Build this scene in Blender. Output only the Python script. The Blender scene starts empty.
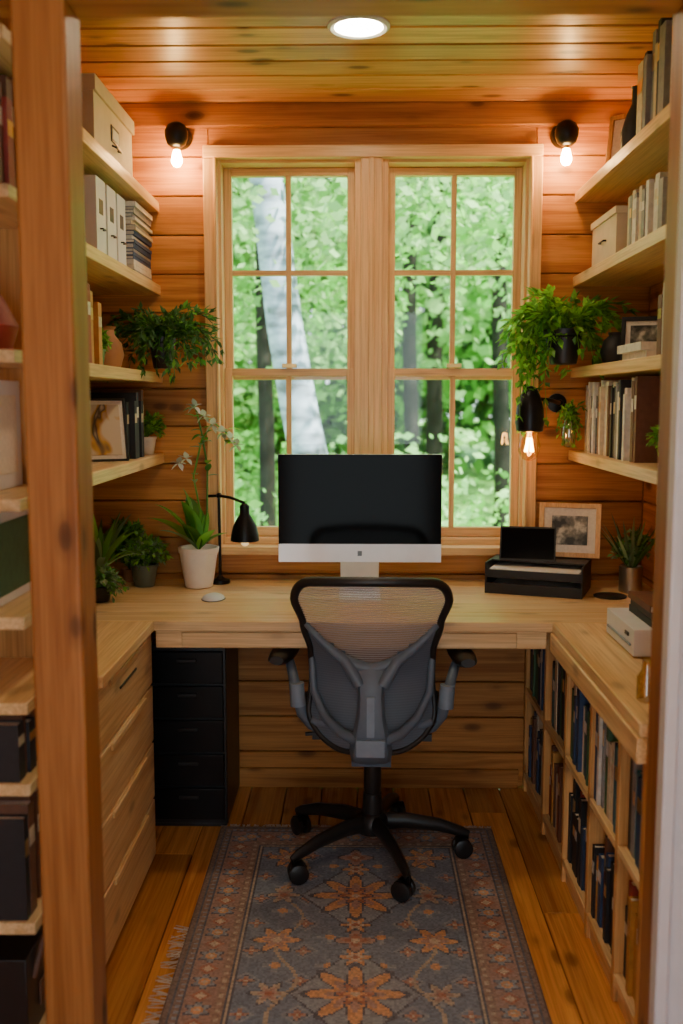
import bpy, math, random
import numpy as np
from mathutils import Vector, Matrix, Euler
R = random.Random(11)
U = R.uniform
scene = bpy.context.scene
BACK = 3.42; LW = -0.95; RW = 0.98; CEIL = 2.34; DZ = 0.75

# ------------------------------------------------------------------ materials
def newmat(name):
    m = bpy.data.materials.new(name); m.use_nodes = True
    nt = m.node_tree
    return m, nt, nt.nodes["Principled BSDF"]
def N(nt, t, **k):
    n = nt.nodes.new(t)
    for a, v in k.items():
        setattr(n, a, v)
    return n
def ramp(nt, stops):
    r = nt.nodes.new("ShaderNodeValToRGB")
    e = r.color_ramp.elements
    while len(e) < len(stops): e.new(0.5)
    for i, (p, c) in enumerate(stops):
        e[i].position = p
        e[i].color = (c[0], c[1], c[2], 1)
    return r
def simple(name, col, rough=0.5, metal=0.0, var=0.12, scale=20, bump=0.0, emit=None, es=0, coat=0, trans=0):
    m, nt, p = newmat(name)
    tc = N(nt, "ShaderNodeTexCoord"); nz = N(nt, "ShaderNodeTexNoise")
    nz.inputs["Scale"].default_value = scale; nz.inputs["Detail"].default_value = 4
    nt.links.new(tc.outputs["Object"], nz.inputs["Vector"])
    a = [max(0, c * (1 - var)) for c in col]; b = [min(1, c * (1 + var)) for c in col]
    r = ramp(nt, [(0.3, a), (0.7, b)])
    nt.links.new(nz.outputs["Fac"], r.inputs["Fac"])
    nt.links.new(r.outputs["Color"], p.inputs["Base Color"])
    p.inputs["Roughness"].default_value = rough; p.inputs["Metallic"].default_value = metal
    p.inputs["Coat Weight"].default_value = coat
    if bump:
        bp = N(nt, "ShaderNodeBump"); bp.inputs["Strength"].default_value = bump; bp.inputs["Distance"].default_value = 0.003
        nt.links.new(nz.outputs["Fac"], bp.inputs["Height"]); nt.links.new(bp.outputs["Normal"], p.inputs["Normal"])
    if emit:
        p.inputs["Emission Color"].default_value = (*emit, 1); p.inputs["Emission Strength"].default_value = es
    return m
def wood(name, light, dark, axis, rough=0.45, knot=1.0, coat=0.0, tint=0.22, gs=1.0):
    m, nt, p = newmat(name); L = nt.links.new
    tc = N(nt, "ShaderNodeTexCoord")
    at = N(nt, "ShaderNodeAttribute", attribute_name="rnd")
    mul = N(nt, "ShaderNodeVectorMath", operation='MULTIPLY'); mul.inputs[1].default_value = (73, 51, 37)
    L(at.outputs["Fac"], mul.inputs[0])
    add = N(nt, "ShaderNodeVectorMath", operation='ADD'); L(tc.outputs["Object"], add.inputs[0]); L(mul.outputs[0], add.inputs[1])
    def mp(al, ac):
        s = [ac] * 3; s["xyz".index(axis)] = al
        q = N(nt, "ShaderNodeMapping"); q.inputs["Scale"].default_value = s
        L(add.outputs[0], q.inputs["Vector"]); return q
    q1 = mp(1.0 * gs, 22 * gs); n1 = N(nt, "ShaderNodeTexNoise"); n1.inputs["Scale"].default_value = 1; n1.inputs["Detail"].default_value = 5
    n1.inputs["Distortion"].default_value = 1.2; L(q1.outputs[0], n1.inputs["Vector"])
    q2 = mp(5, 200); n2 = N(nt, "ShaderNodeTexNoise"); n2.inputs["Scale"].default_value = 1; n2.inputs["Detail"].default_value = 3
    L(q2.outputs[0], n2.inputs["Vector"])
    r1 = ramp(nt, [(0.34, dark), (0.5, [(a * .6 + b * .4) for a, b in zip(light, dark)]), (0.66, light)])
    L(n1.outputs["Fac"], r1.inputs["Fac"])
    r2 = ramp(nt, [(0.36, (0.76, 0.71, 0.66)), (0.58, (1, 1, 1))]); L(n2.outputs["Fac"], r2.inputs["Fac"])
    mx = N(nt, "ShaderNodeMix", data_type='RGBA', blend_type='MULTIPLY'); mx.inputs["Factor"].default_value = 0.8
    L(r1.outputs["Color"], mx.inputs[6]); L(r2.outputs["Color"], mx.inputs[7])
    q3 = mp(5.0, 11.0); vo = N(nt, "ShaderNodeTexVoronoi"); vo.inputs["Scale"].default_value = 1
    L(q3.outputs[0], vo.inputs["Vector"])
    r3 = ramp(nt, [(0.07, (1, 1, 1)), (0.14, (0.75, 0.75, 0.75)), (0.18, (.3, .3, .3)), (0.28, (0, 0, 0))]); L(vo.outputs["Distance"], r3.inputs["Fac"])
    km = N(nt, "ShaderNodeMath", operation='MULTIPLY'); km.inputs[1].default_value = min(1, 0.9 * knot)
    L(r3.outputs["Color"], km.inputs[0])
    mk = N(nt, "ShaderNodeMix", data_type='RGBA'); L(km.outputs[0], mk.inputs["Factor"])
    L(mx.outputs[2], mk.inputs[6]); mk.inputs[7].default_value = (dark[0] * .22, dark[1] * .17, dark[2] * .17, 1)
    mr = N(nt, "ShaderNodeMapRange"); mr.inputs["To Min"].default_value = 1 - tint; mr.inputs["To Max"].default_value = 1 + tint * 0.8
    L(at.outputs["Fac"], mr.inputs["Value"])
    hs = N(nt, "ShaderNodeHueSaturation"); L(mr.outputs[0], hs.inputs["Value"]); L(mk.outputs[2], hs.inputs["Color"])
    L(hs.outputs["Color"], p.inputs["Base Color"])
    p.inputs["Roughness"].default_value = rough; p.inputs["Coat Weight"].default_value = coat; p.inputs["Coat Roughness"].default_value = 0.25
    p.inputs["Specular IOR Level"].default_value = 0.3
    bp = N(nt, "ShaderNodeBump"); bp.inputs["Strength"].default_value = 0.12; bp.inputs["Distance"].default_value = 0.002
    L(n2.outputs["Fac"], bp.inputs["Height"]); L(bp.outputs["Normal"], p.inputs["Normal"])
    return m

WL, WD = (0.68, 0.30, 0.075), (0.42, 0.15, 0.03)
W_wall_x = wood("wood_wall_x", WL, WD, 'x', 0.5, .85)
W_wall_y = wood("wood_wall_y", WL, WD, 'y', 0.5, .85)
W_ceil = wood("wood_ceiling", (0.78, 0.40, 0.13), (0.54, 0.23, 0.06), 'x', 0.42, 1.0, coat=0.15, tint=.28)
W_floor = wood("wood_floor", (0.82, 0.37, 0.09), (0.56, 0.20, 0.04), 'y', 0.26, 0.7, coat=0.5, tint=0.3)
PL, PD = (0.92, 0.66, 0.34), (0.78, 0.49, 0.21)
P_x = wood("pine_x", PL, PD, 'x', 0.36, 0.45, coat=0.2, tint=0.07)
P_y = wood("pine_y", PL, PD, 'y', 0.38, 0.5, coat=0.15, tint=0.08)
P_z = wood("pine_z", (0.78, 0.44, 0.16), (0.58, 0.28, 0.08), 'z', 0.45, 0.8, tint=0.1)
T_x = wood("trim_pine_x", (0.88, 0.56, 0.24), (0.74, 0.41, 0.15), 'x', 0.4, 0.2, coat=0.2, tint=0.06)
T_z = wood("trim_pine_z", (0.88, 0.56, 0.24), (0.74, 0.41, 0.15), 'z', 0.4, 0.2, coat=0.2, tint=0.06)
C_z = wood("post_wood", (0.46, 0.20, 0.055), (0.30, 0.11, 0.025), 'z', 0.45, 1.0, coat=0.1, tint=0.05)
C_x = wood("beam_wood", (0.58, 0.24, 0.055), (0.38, 0.13, 0.025), 'x', 0.45, 1.0, tint=0.05)
BLK = simple("black_plastic", (0.012, 0.012, 0.013), 0.4)
BLKM = simple("black_metal", (0.010, 0.010, 0.011), 0.35, 0.6)
GREY = simple("grey_plastic", (0.105, 0.14, 0.19), 0.4)
GREYL = simple("grey_plastic_light", (0.20, 0.26, 0.34), 0.35)
ALU = simple("aluminium", (0.82, 0.83, 0.85), 0.35, 0.5, var=0.03)
SCREEN = simple("screen_glass", (0.003, 0.003, 0.004), 0.1, var=0.02)
SCREEN.node_tree.nodes["Principled BSDF"].inputs["Specular IOR Level"].default_value = 0.06
WHITE = simple("white_paint", (0.72, 0.74, 0.78), 0.45, var=0.03)
CERAM = simple("white_ceramic", (0.86, 0.80, 0.72), 0.35, var=0.04)
CREAM = simple("cream_card", (0.66, 0.52, 0.34), 0.7, var=0.06)
PAPER = simple("paper", (0.78, 0.72, 0.62), 0.8, var=0.08, scale=120)
SOIL = simple("soil", (0.035, 0.022, 0.014), 0.9, var=0.5, scale=200, bump=0.5)
TERRA = simple("terracotta", (0.42, 0.20, 0.09), 0.7, bump=0.1)
SILV = simple("brushed_metal", (0.5, 0.46, 0.4), 0.3, 0.9)
BRASS = simple("brass", (0.7, 0.45, 0.15), 0.3, 0.9)
def leafmat(name, c, tr=0.35):
    m, nt, p = newmat(name); L = nt.links.new
    at = N(nt, "ShaderNodeAttribute", attribute_name="rnd")
    r = ramp(nt, [(0.0, [x * 0.5 for x in c]), (0.6, c), (1.0, [min(1, x * 1.5) for x in c])])
    L(at.outputs["Fac"], r.inputs["Fac"]); L(r.outputs["Color"], p.inputs["Base Color"])
    p.inputs["Roughness"].default_value = 0.45
    t = N(nt, "ShaderNodeBsdfTranslucent"); L(r.outputs["Color"], t.inputs["Color"])
    mx = N(nt, "ShaderNodeMixShader"); mx.inputs[0].default_value = tr
    L(p.outputs[0], mx.inputs[1]); L(t.outputs[0], mx.inputs[2])
    L(mx.outputs[0], nt.nodes["Material Output"].inputs["Surface"])
    return m
LF_D = leafmat("leaf_dark_green", (0.07, 0.19, 0.05), .45)
LF_M = leafmat("leaf_green", (0.14, 0.37, 0.06), .5)
LF_B = leafmat("leaf_bright_green", (0.27, 0.58, 0.07), .5)
LF_G = leafmat("leaf_grey_green", (0.24, 0.38, 0.17), .45)
PETAL = leafmat("white_petal", (0.75, 0.78, 0.62))
F_OUT = leafmat("forest_leaf", (0.20, 0.50, 0.10), 0.5)
F_OUT2 = leafmat("forest_leaf_pale", (0.36, 0.64, 0.24), 0.5)
F_DK = leafmat("forest_leaf_deep", (0.07, 0.19, 0.06), 0.4)
for _m in (F_OUT, F_OUT2, F_DK):
    _m.node_tree.nodes["Principled BSDF"].inputs["Specular IOR Level"].default_value = 0.12
    _m.node_tree.nodes["Principled BSDF"].inputs["Roughness"].default_value = 0.7

def emis(name, c, s):
    return simple(name, c, 0.5, emit=c, es=s)
def glass(name, t=0.92, col=(1, 1, 1)):
    m, nt, p = newmat(name)
    a = N(nt, "ShaderNodeBsdfTransparent"); a.inputs[0].default_value = (*col, 1)
    g = N(nt, "ShaderNodeBsdfGlossy"); g.inputs["Roughness"].default_value = 0.03
    mx = N(nt, "ShaderNodeMixShader"); mx.inputs[0].default_value = 1 - t
    nt.links.new(a.outputs[0], mx.inputs[1]); nt.links.new(g.outputs[0], mx.inputs[2])
    nt.links.new(mx.outputs[0], nt.nodes["Material Output"].inputs["Surface"])
    return m
GLASS = glass("window_glass", 0.98)
BGLASS = glass("bulb_glass", 0.85, (1, 0.8, 0.5))
def meshfab(name, col, alpha, sc, amp=.22):
    m, nt, p = newmat(name); L = nt.links.new
    tc = N(nt, "ShaderNodeTexCoord")
    w = N(nt, "ShaderNodeTexWave", bands_direction='Z'); w.inputs["Scale"].default_value = sc
    L(tc.outputs["Object"], w.inputs["Vector"])
    mr = N(nt, "ShaderNodeMapRange"); mr.inputs["To Min"].default_value = alpha - amp; mr.inputs["To Max"].default_value = min(1, alpha + amp)
    L(w.outputs["Fac"], mr.inputs["Value"])
    p.inputs["Base Color"].default_value = (*col, 1); p.inputs["Roughness"].default_value = 0.6
    tr = N(nt, "ShaderNodeBsdfTransparent"); mx = N(nt, "ShaderNodeMixShader")
    L(mr.outputs[0], mx.inputs[0]); L(tr.outputs[0], mx.inputs[1]); L(p.outputs[0], mx.inputs[2])
    L(mx.outputs[0], nt.nodes["Material Output"].inputs["Surface"])
    return m
MESH_U = meshfab("chair_mesh_upper", (0.42, 0.36, 0.34), 0.62, 45)
MESH_L = meshfab("chair_mesh_lower", (0.10, 0.13, 0.175), 0.92, 45, .08)

# ------------------------------------------------------------------ builder
class B:
    def __init__(s):
        s.v = []; s.f = []; s.m = []; s.r = []; s.s = []; s.mats = []; s.M = Matrix.Identity(4)
        s.lim = None
    def add(s, vs, fs, mat, rnd=None, smooth=False):
        if mat not in s.mats: s.mats.append(mat)
        mi = s.mats.index(mat); o = len(s.v)
        if rnd is None: rnd = R.random()
        for v in vs:
            q = s.M @ Vector(v)
            if s.lim:
                q.x = min(max(q.x, s.lim[0]), s.lim[1]); q.y = min(q.y, s.lim[2]); q.z = max(q.z, s.lim[3])
            s.v.append(q)
        for f in fs:
            s.f.append([i + o for i in f]); s.m.append(mi); s.r.append(rnd); s.s.append(smooth)
    def box(s, x0, x1, y0, y1, z0, z1, mat, rnd=None, M=None):
        vs = [Vector((x, y, z)) for x in (x0, x1) for y in (y0, y1) for z in (z0, z1)]
        if M is not None: vs = [M @ v for v in vs]
        s.add(vs, [(0, 1, 3, 2), (4, 6, 7, 5), (0, 4, 5, 1), (2, 3, 7, 6), (0, 2, 6, 4), (1, 5, 7, 3)], mat, rnd)
    def ob(s, c, size, mat, rot=(0, 0, 0), rnd=None):
        M = Matrix.Translation(c) @ Euler(rot).to_matrix().to_4x4()
        a, b, d = [q / 2 for q in size]
        s.box(-a, a, -b, b, -d, d, mat, rnd, M)
    def tube(s, pts, rad, mat, seg=10, closed=False, cap=True, flat=None):
        pts = [Vector(p) for p in pts]; n = len(pts)
        if not isinstance(rad, (list, tuple)): rad = [rad] * n
        vs = []; up = None
        for i, p in enumerate(pts):
            if closed: d = (pts[(i + 1) % n] - pts[i - 1])
            else: d = pts[min(i + 1, n - 1)] - pts[max(i - 1, 0)]
            if d.length < 1e-9: d = Vector((0, 0, 1))
            d.normalize()
            if up is None:
                up = Vector((0, 0, 1)) if abs(d.z) < 0.9 else Vector((0, 1, 0))
            a = d.cross(up)
            if a.length < 1e-6: a = d.orthogonal()
            a.normalize(); b = a.cross(d).normalized(); up = b
            for k in range(seg):
                t = 2 * math.pi * k / seg
                fl = flat if flat else 1
                vs.append(p + a * math.cos(t) * rad[i] * fl + b * math.sin(t) * rad[i])
        fs = []
        m = n if closed else n - 1
        for i in range(m):
            for k in range(seg):
                j = (i + 1) % n
                fs.append((i * seg + k, i * seg + (k + 1) % seg, j * seg + (k + 1) % seg, j * seg + k))
        if cap and not closed:
            fs.append(tuple(range(seg))[::-1]); fs.append(tuple((n - 1) * seg + k for k in range(seg)))
        s.add(vs, fs, mat, None, True)
    def lathe(s, c, prof, mat, seg=28, M=None):
        vs = []
        for r, z in prof:
            for k in range(seg):
                t = 2 * math.pi * k / seg
                v = Vector((r * math.cos(t), r * math.sin(t), z))
                if M is not None: v = M @ v
                vs.append(Vector(c) + v)
        fs = []
        for i in range(len(prof) - 1):
            for k in range(seg):
                fs.append((i * seg + k, i * seg + (k + 1) % seg, (i + 1) * seg + (k + 1) % seg, (i + 1) * seg + k))
        fs.append(tuple(range(seg))[::-1]); fs.append(tuple((len(prof) - 1) * seg + k for k in range(seg)))
        s.add(vs, fs, mat, None, True)
    def ball(s, c, r, mat, seg=14, rings=9, M=None):
        if not isinstance(r, (tuple, list)): r = (r, r, r)
        vs = []
        for i in range(rings + 1):
            ph = math.pi * i / rings
            for k in range(seg):
                t = 2 * math.pi * k / seg
                sp = max(math.sin(ph), 0.02)
                v = Vector((r[0] * sp * math.cos(t), r[1] * sp * math.sin(t), r[2] * math.cos(ph)))
                if M is not None: v = M @ v
                vs.append(Vector(c) + v)
        fs = []
        for i in range(rings):
            for k in range(seg):
                fs.append((i * seg + k, (i + 1) * seg + k, (i + 1) * seg + (k + 1) % seg, i * seg + (k + 1) % seg))
        s.add(vs, fs, mat, None, True)
    def leaf(s, base, d, L, W, mat, droop=0.3, n=7, fold=0.25):
        base = Vector(base); d = Vector(d).normalized()
        side = d.cross(Vector((0, 0, 1)))
        if side.length < 0.05: side = Vector((U(-1, 1), U(-1, 1), 0))
        side.normalize(); nrm = side.cross(d).normalized()
        vs = []
        for i in range(n + 1):
            t = i / n
            p = base + d * L * t - Vector((0, 0, 1)) * droop * L * t * t
            w = W * 0.5 * (math.sin(math.pi * min(1, t ** 0.75)) + 0.03)
            vs += [p - side * w + nrm * w * fold, p, p + side * w + nrm * w * fold]
        fs = []
        for i in range(n):
            a = 3 * i
            fs += [(a, a + 1, a + 4, a + 3), (a + 1, a + 2, a + 5, a + 4)]
        s.add(vs, fs, mat, None, True)
    def sleaf(s, p, d, L, W, mat):
        p = Vector(p); d = Vector(d).normalized(); side = d.cross(Vector((U(-.5, .5), U(-.5, .5), 1)))
        if side.length < 0.01: side = Vector((1, 0, 0))
        side.normalize(); nr = side.cross(d)
        a = p + d * L * 0.45 + nr * W * .15
        s.add([p, a - side * W * .5, p + d * L, a + side * W * .5, p + d * L * 0.5 - nr * W * .08], [(0, 4, 1), (1, 4, 2), (0, 3, 4), (3, 2, 4)], mat)
    def done(s, name, bevel=0.0, seg=2, sharp=40, origin=True):
        me = bpy.data.meshes.new(name)
        vs = [tuple(v) for v in s.v]
        o = Vector((0, 0, 0))
        if origin and vs:
            a = np.array(vs); mn = a.min(0); mxx = a.max(0)
            o = Vector(((mn[0] + mxx[0]) / 2, (mn[1] + mxx[1]) / 2, mn[2]))
            vs = [tuple(v) for v in (a - np.array(o))]
        me.from_pydata(vs, [], s.f)
        for m in s.mats: me.materials.append(m)
        me.polygons.foreach_set("material_index", s.m)
        me.polygons.foreach_set("use_smooth", s.s)
        at = me.attributes.new("rnd", 'FLOAT', 'FACE'); at.data.foreach_set("value", s.r)
        me.update()
        try: me.set_sharp_from_angle(angle=math.radians(sharp))
        except Exception: pass
        ob = bpy.data.objects.new(name, me); scene.collection.objects.link(ob); ob.location = o
        if bevel > 0:
            md = ob.modifiers.new("bevel", 'BEVEL'); md.width = bevel; md.segments = seg
            md.limit_method = 'ANGLE'; md.angle_limit = math.radians(50)
        return ob

def planks(b, run, rr, st, ss, th, tt, w, mat, joint=None, base=0.0, gap=.0018):
    s0, s1 = ss
    k = math.floor((s0 - base) / w)
    while base + k * w < s1 - 1e-6:
        a = max(s0, base + k * w); c = min(s1, base + (k + 1) * w)
        if c - a > 0.012:
            segs = [rr]
            if joint:
                cuts = [rr[0]]; q = rr[0] + U(0.2, joint)
                while q < rr[1] - 0.2:
                    cuts.append(q); q += U(0.7, 1.3) * joint
                cuts.append(rr[1]); segs = list(zip(cuts[:-1], cuts[1:]))
            for r0, r1 in segs:
                d = {run: (r0 + .0005, r1 - .0005), st: (a + gap, c - gap), th: tt}
                b.box(*d['x'], *d['y'], *d['z'], mat)
        k += 1

# ------------------------------------------------------------------ room shell
WX0, WX1, WZ0, WZ1 = -0.50, 0.59, 0.868, 2.19
b = B()
for (x0, x1, z0, z1) in ((LW - .1, WX0, 0, CEIL), (WX1, RW + .1, 0, CEIL), (WX0, WX1, 0, WZ0), (WX0, WX1, WZ1, CEIL)):
    b.box(x0, x1, BACK + .02, BACK + .14, z0, z1, W_wall_x, 0.3)
    xa, xb = max(x0, LW), min(x1, RW)
    planks(b, 'x', (xa, xb), 'z', (z0, z1), 'y', (BACK, BACK + .02), 0.128, W_wall_x)
b.done("wall_back", 0.003, 1)
b = B(); b.box(LW - .12, LW - .02, -0.8, BACK + .14, 0, CEIL, W_wall_y, .3)
planks(b, 'y', (-0.8, BACK), 'z', (0, CEIL), 'x', (LW - .02, LW), 0.128, W_wall_y, 1.8); b.done("wall_left", 0.003, 1)
b = B(); b.box(RW + .02, RW + .12, -0.8, BACK + .14, 0, CEIL, W_wall_y, .3)
planks(b, 'y', (-0.8, BACK), 'z', (0, CEIL), 'x', (RW, RW + .02), 0.128, W_wall_y, 1.8); b.done("wall_right", 0.003, 1)
b = B(); b.box(LW - .12, RW + .12, -0.92, BACK + .14, CEIL + .02, CEIL + .2, W_ceil, .3)
planks(b, 'x', (LW, RW), 'y', (-0.8, BACK), 'z', (CEIL, CEIL + .02), 0.13, W_ceil, gap=.0025); b.done("ceiling", 0.006, 1)
b = B(); b.box(LW - .12, RW + .12, -0.92, BACK + .14, -.2, -.02, W_floor, .3)
planks(b, 'y', (-0.8, BACK), 'x', (LW, RW), 'z', (-.02, 0), 0.125, W_floor, 1.5, gap=.001); b.done("floor", 0.0018, 1)
b = B()
for (x0, x1, z0, z1) in ((LW - .12, -.5, 0, CEIL), (.5, RW + .12, 0, CEIL), (-.5, .5, 2.05, CEIL)):
    b.box(x0, x1, -.92, -.8, z0, z1, CREAM, .3)
b.done("wall_fill_block")  # unseen wall with doorway, added to cut sky fill from behind the camera
b = B(); b.box(LW, RW, BACK - .035, BACK, 2.265, CEIL, C_x); b.done("trim_1", 0.004)
b = B(); b.box(LW + .36, RW - .41, BACK - .015, BACK, 0, 0.07, W_wall_x); b.done("baseboard_back", 0.003)

# ------------------------------------------------------------------ windows
def window(name, x0, x1, xm):
    b = B(); zt, zb = 2.150, 0.90
    b.box(x0 - .02, x0, 3.42, 3.54, zb - .03, zt + .03, T_z); b.box(x1, x1 + .02, 3.42, 3.54, zb - .03, zt + .03, T_z)
    b.box(x0, x1, 3.42, 3.54, zt + .005, zt + .03, T_x); b.box(x0, x1, 3.42, 3.54, zb - .03, zb - .005, T_x)
    s = 0.026
    def sash(y, z0, z1, bt, hm):
        b.box(x0, x0 + s, y, y + .03, z0, z1, T_z); b.box(x1 - s, x1, y, y + .03, z0, z1, T_z)
        b.box(x0 + s, x1 - s, y, y + .03, z1 - s, z1, T_x); b.box(x0 + s, x1 - s, y, y + .03, z0, z0 + bt, T_x)
        b.box(xm - .009, xm + .009, y + .004, y + .026, z0 + bt, z1 - s, T_z)
        if hm:
            b.box(x0 + s, xm - .009, y + .004, y + .026, hm - .009, hm + .009, T_x)
            b.box(xm + .009, x1 - s, y + .004, y + .026, hm - .009, hm + .009, T_x)
        b.box(x0 + s, x1 - s, y + .013, y + .016, z0 + bt, z1 - s, GLASS)
    sash(3.49, 1.440, zt + .004, 0.03, 1.805)
    sash(3.455, zb - .004, 1.478, 0.032, None)
    b.ob(((x0 + x1) / 2, 3.45, 1.487), (0.05, 0.02, 0.014), BRASS)
    return b.done(name, 0.002)
window("window_1", -0.460, -0.012, -0.240)
window("window_2", 0.100, 0.556, 0.326)
b = B()
b.box(-0.515, -0.470, 3.385, 3.42, 0.872, 2.165, T_z); b.box(0.566, 0.607, 3.385, 3.42, 0.872, 2.165, T_z)
b.box(-.479, -.470, 3.375, 3.385, .872, 2.165, T_z); b.box(.566, .575, 3.375, 3.385, .872, 2.165, T_z)
b.box(0.008, 0.080, 3.395, 3.54, 0.872, 2.165, T_z)
b.box(0.034, 0.054, 3.385, 3.395, 0.872, 2.165, T_z)
b.box(-0.515, 0.607, 3.385, 3.42, 2.165, 2.205, T_x)
b.box(-0.55, 0.64, 3.345, 3.42, 0.845, 0.872, T_x); b.box(-0.515, 0.607, 3.395, 3.42, 0.78, 0.845, W_wall_x)
b.done("trim_2", 0.003)

# ------------------------------------------------------------------ posts, header
b = B(); b.box(-.572, -.482, 1.70, 1.80, 0, 2.025, C_z); b.done("post", 0.006, 3)
b = B(); b.box(.538, .63, 1.70, 1.80, 0, 2.025, C_z); b.done("post", 0.006, 3)
b = B(); b.box(LW, RW, 1.70, 1.80, 2.025, 2.16, C_x); b.done("header_beam", 0.006, 3)
b = B(); b.box(.527, .66, 1.66, 1.698, 0, 2.025, WHITE); b.box(.522, .545, 1.645, 1.66, 0, 2.025, WHITE); b.done("door_casing", 0.004, 3)

# ------------------------------------------------------------------ desk
b = B()
for i in range(5):
    y0 = 2.745 + i * .1345
    b.box(LW + .002, RW - .002, y0, y0 + .134, .722, DZ, P_x)
b.box(-.575, .535, 2.765, 2.785, .668, .722, P_x)
b.box(-.50, .45, 2.757, 2.765, .672, .716, P_x)
for i in range(3):
    b.box(LW + .002 + i * .1245, LW + .002 + (i + 1) * .1245 - .0005, 2.18, 2.7445, .722, DZ, P_y)
for i in range(3):
    x0 = .545 + i * .144
    b.box(x0, x0 + .1435, 1.87, 2.7445, .722, DZ, P_y)
b.box(.540, .562, 1.87, 2.7445, .668, .7215, P_y)
b.box(.562, RW - .002, 1.87, 1.885, .668, .7215, P_x)
b.done("desk", 0.003, 2)

# left drawer cabinet
b = B()
b.box(LW + .002, -.612, 2.18, 2.80, 0.0, .72, P_y)
zz = [0.04, 0.215, 0.385, 0.555, 0.715]
for i in range(4):
    b.box(-.612, -.592, 2.19, 2.79, zz[i] + .004, zz[i + 1] - .004, P_y)
    b.box(-.5925, -.585, 2.30, 2.68, zz[i + 1] - .022, zz[i + 1] - .006, P_y)
b.box(-.592, -.588, 2.40, 2.58, .655, .662, BLK)
b.done("drawer_cabinet", 0.003)

# right bookcase under desk
b = B(); X0, X1 = .585, RW - .002
b.box(X1 - .012, X1, 1.888, 3.40, .0, .664, P_y)
ys = [1.888, 2.15, 2.42, 2.72, 3.03, 3.38]
for i, y in enumerate(ys):
    b.box(X0 - (.02 if i == 0 else 0), X1 - .012, y, y + .022, 0.0, .664, P_z)
for i in range(5):
    for z in (.05, .355):
        b.box(X0, X1 - .012, ys[i] + .022, ys[i + 1], z, z + .02, P_y)
    b.box(X0 + .01, X0 + .022, ys[i] + .022, ys[i + 1], 0, .05, P_y)
b.done("bookcase", 0.002)

BC = [simple("book_%s" % n, c, 0.6, var=0.15, scale=60) for n, c in (
    ("navy", (0.025, 0.06, 0.15)), ("teal", (0.05, 0.17, 0.21)), ("red", (0.32, 0.04, 0.025)), ("brown", (0.15, 0.06, 0.03)),
    ("cream", (0.6, 0.5, 0.35)), ("black", (0.015, 0.015, 0.018)), ("green", (0.05, 0.13, 0.06)), ("grey", (0.25, 0.25, 0.25)),
    ("ochre", (0.5, 0.25, 0.05)), ("white", (0.65, 0.62, 0.56)))]
def books(name, xs, sgn, y0, y1, z, h, dep, pal, th=(.015, .04), b=None, fin=True, jit=.02):
    b = b or B(); y = y0
    while y < y1 - th[0]:
        t = min(U(*th), y1 - y); hh = U(*h); dd = dep * U(.8, 1); m = R.choice(pal); xx = xs + sgn * U(0, jit)
        c = .002
        xa, xb = sorted((xx, xx + sgn * dd))
        b.box(xa, xb, y, y + c, z, z + hh, m); b.box(xa, xb, y + t - c - .0006, y + t - .0006, z, z + hh, m)
        sa, sb = sorted((xx, xx + sgn * c)); b.box(sa, sb, y + c, y + t - c - .0006, z, z + hh, m)
        pa, pb = sorted((xx + sgn * c, xx + sgn * (dd - .004))); b.box(pa, pb, y + c, y + t - c - .0006, z + .003, z + hh - .004, PAPER)
        if U(0, 1) < .6:
            la, lb = sorted((xx, xx - sgn * .0006)); b.box(la, lb, y + c, y + t - c, z + hh * .62, z + hh * .78, R.choice((BC[4], BC[9], BRASS)))
        y += t
    return b.done(name) if fin else b
for i in range(5):
    for z in (.07, .375):
        a = ys[i] + .024; e = ys[i + 1] - .003
        if z > .1: books("book_row", .592, 1, a, e, z, (.17, .26), .24, [BC[0], BC[1], BC[0], BC[6], BC[4], BC[7], BC[5], BC[9]], (.012, .034), jit=.014)
        else: books("book_row", .594, 1, a, e, z, (.16, .25), .24, [BC[3], BC[2], BC[5], BC[4], BC[0], BC[8], BC[5]], (.012, .034), jit=.014)

# black file cabinet
b = B()
b.box(-.66, -.417, 3.07, 3.39, .012, .60, BLK); b.box(-.655, -.422, 3.075, 3.385, 0, .012, BLK)
for i in range(5):
    z0 = .03 + i * .112; b.box(-.652, -.425, 3.056, 3.07, z0, z0 + .104, BLKM)
    b.box(-.57, -.507, 3.05, 3.056, z0 + .07, z0 + .082, BLK)
b.done("filing_cabinet", 0.003)

# ------------------------------------------------------------------ shelves
LS = [2.028, 1.755, 1.462, 1.188]; RS = [2.055, 1.78, 1.478, 1.20]
for z in LS:
    b = B(); b.box(LW + .001, -.80, 2.20, BACK - .001, z - .032, z, P_y); b.box(-.80, -.675, 2.20, BACK - .001, z - .032, z, P_y)
    b.box(-.675, -.668, 2.20, BACK - .001, z - .034, z + .0, P_y); b.done("floating_shelf", 0.002)
for z in RS:
    b = B(); b.box(.85, RW - .001, 1.852, BACK - .001, z - .032, z, P_y); b.box(.727, .85, 1.852, BACK - .001, z - .032, z, P_y)
    b.box(.72, .727, 1.852, BACK - .001, z - .034, z + .0, P_y); b.done("floating_shelf", 0.002)
b = B(); b.box(.727, .975, 1.83, 1.85, 0.0, 2.33, P_z); b.done("shelf_upright", 0.002)

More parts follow.
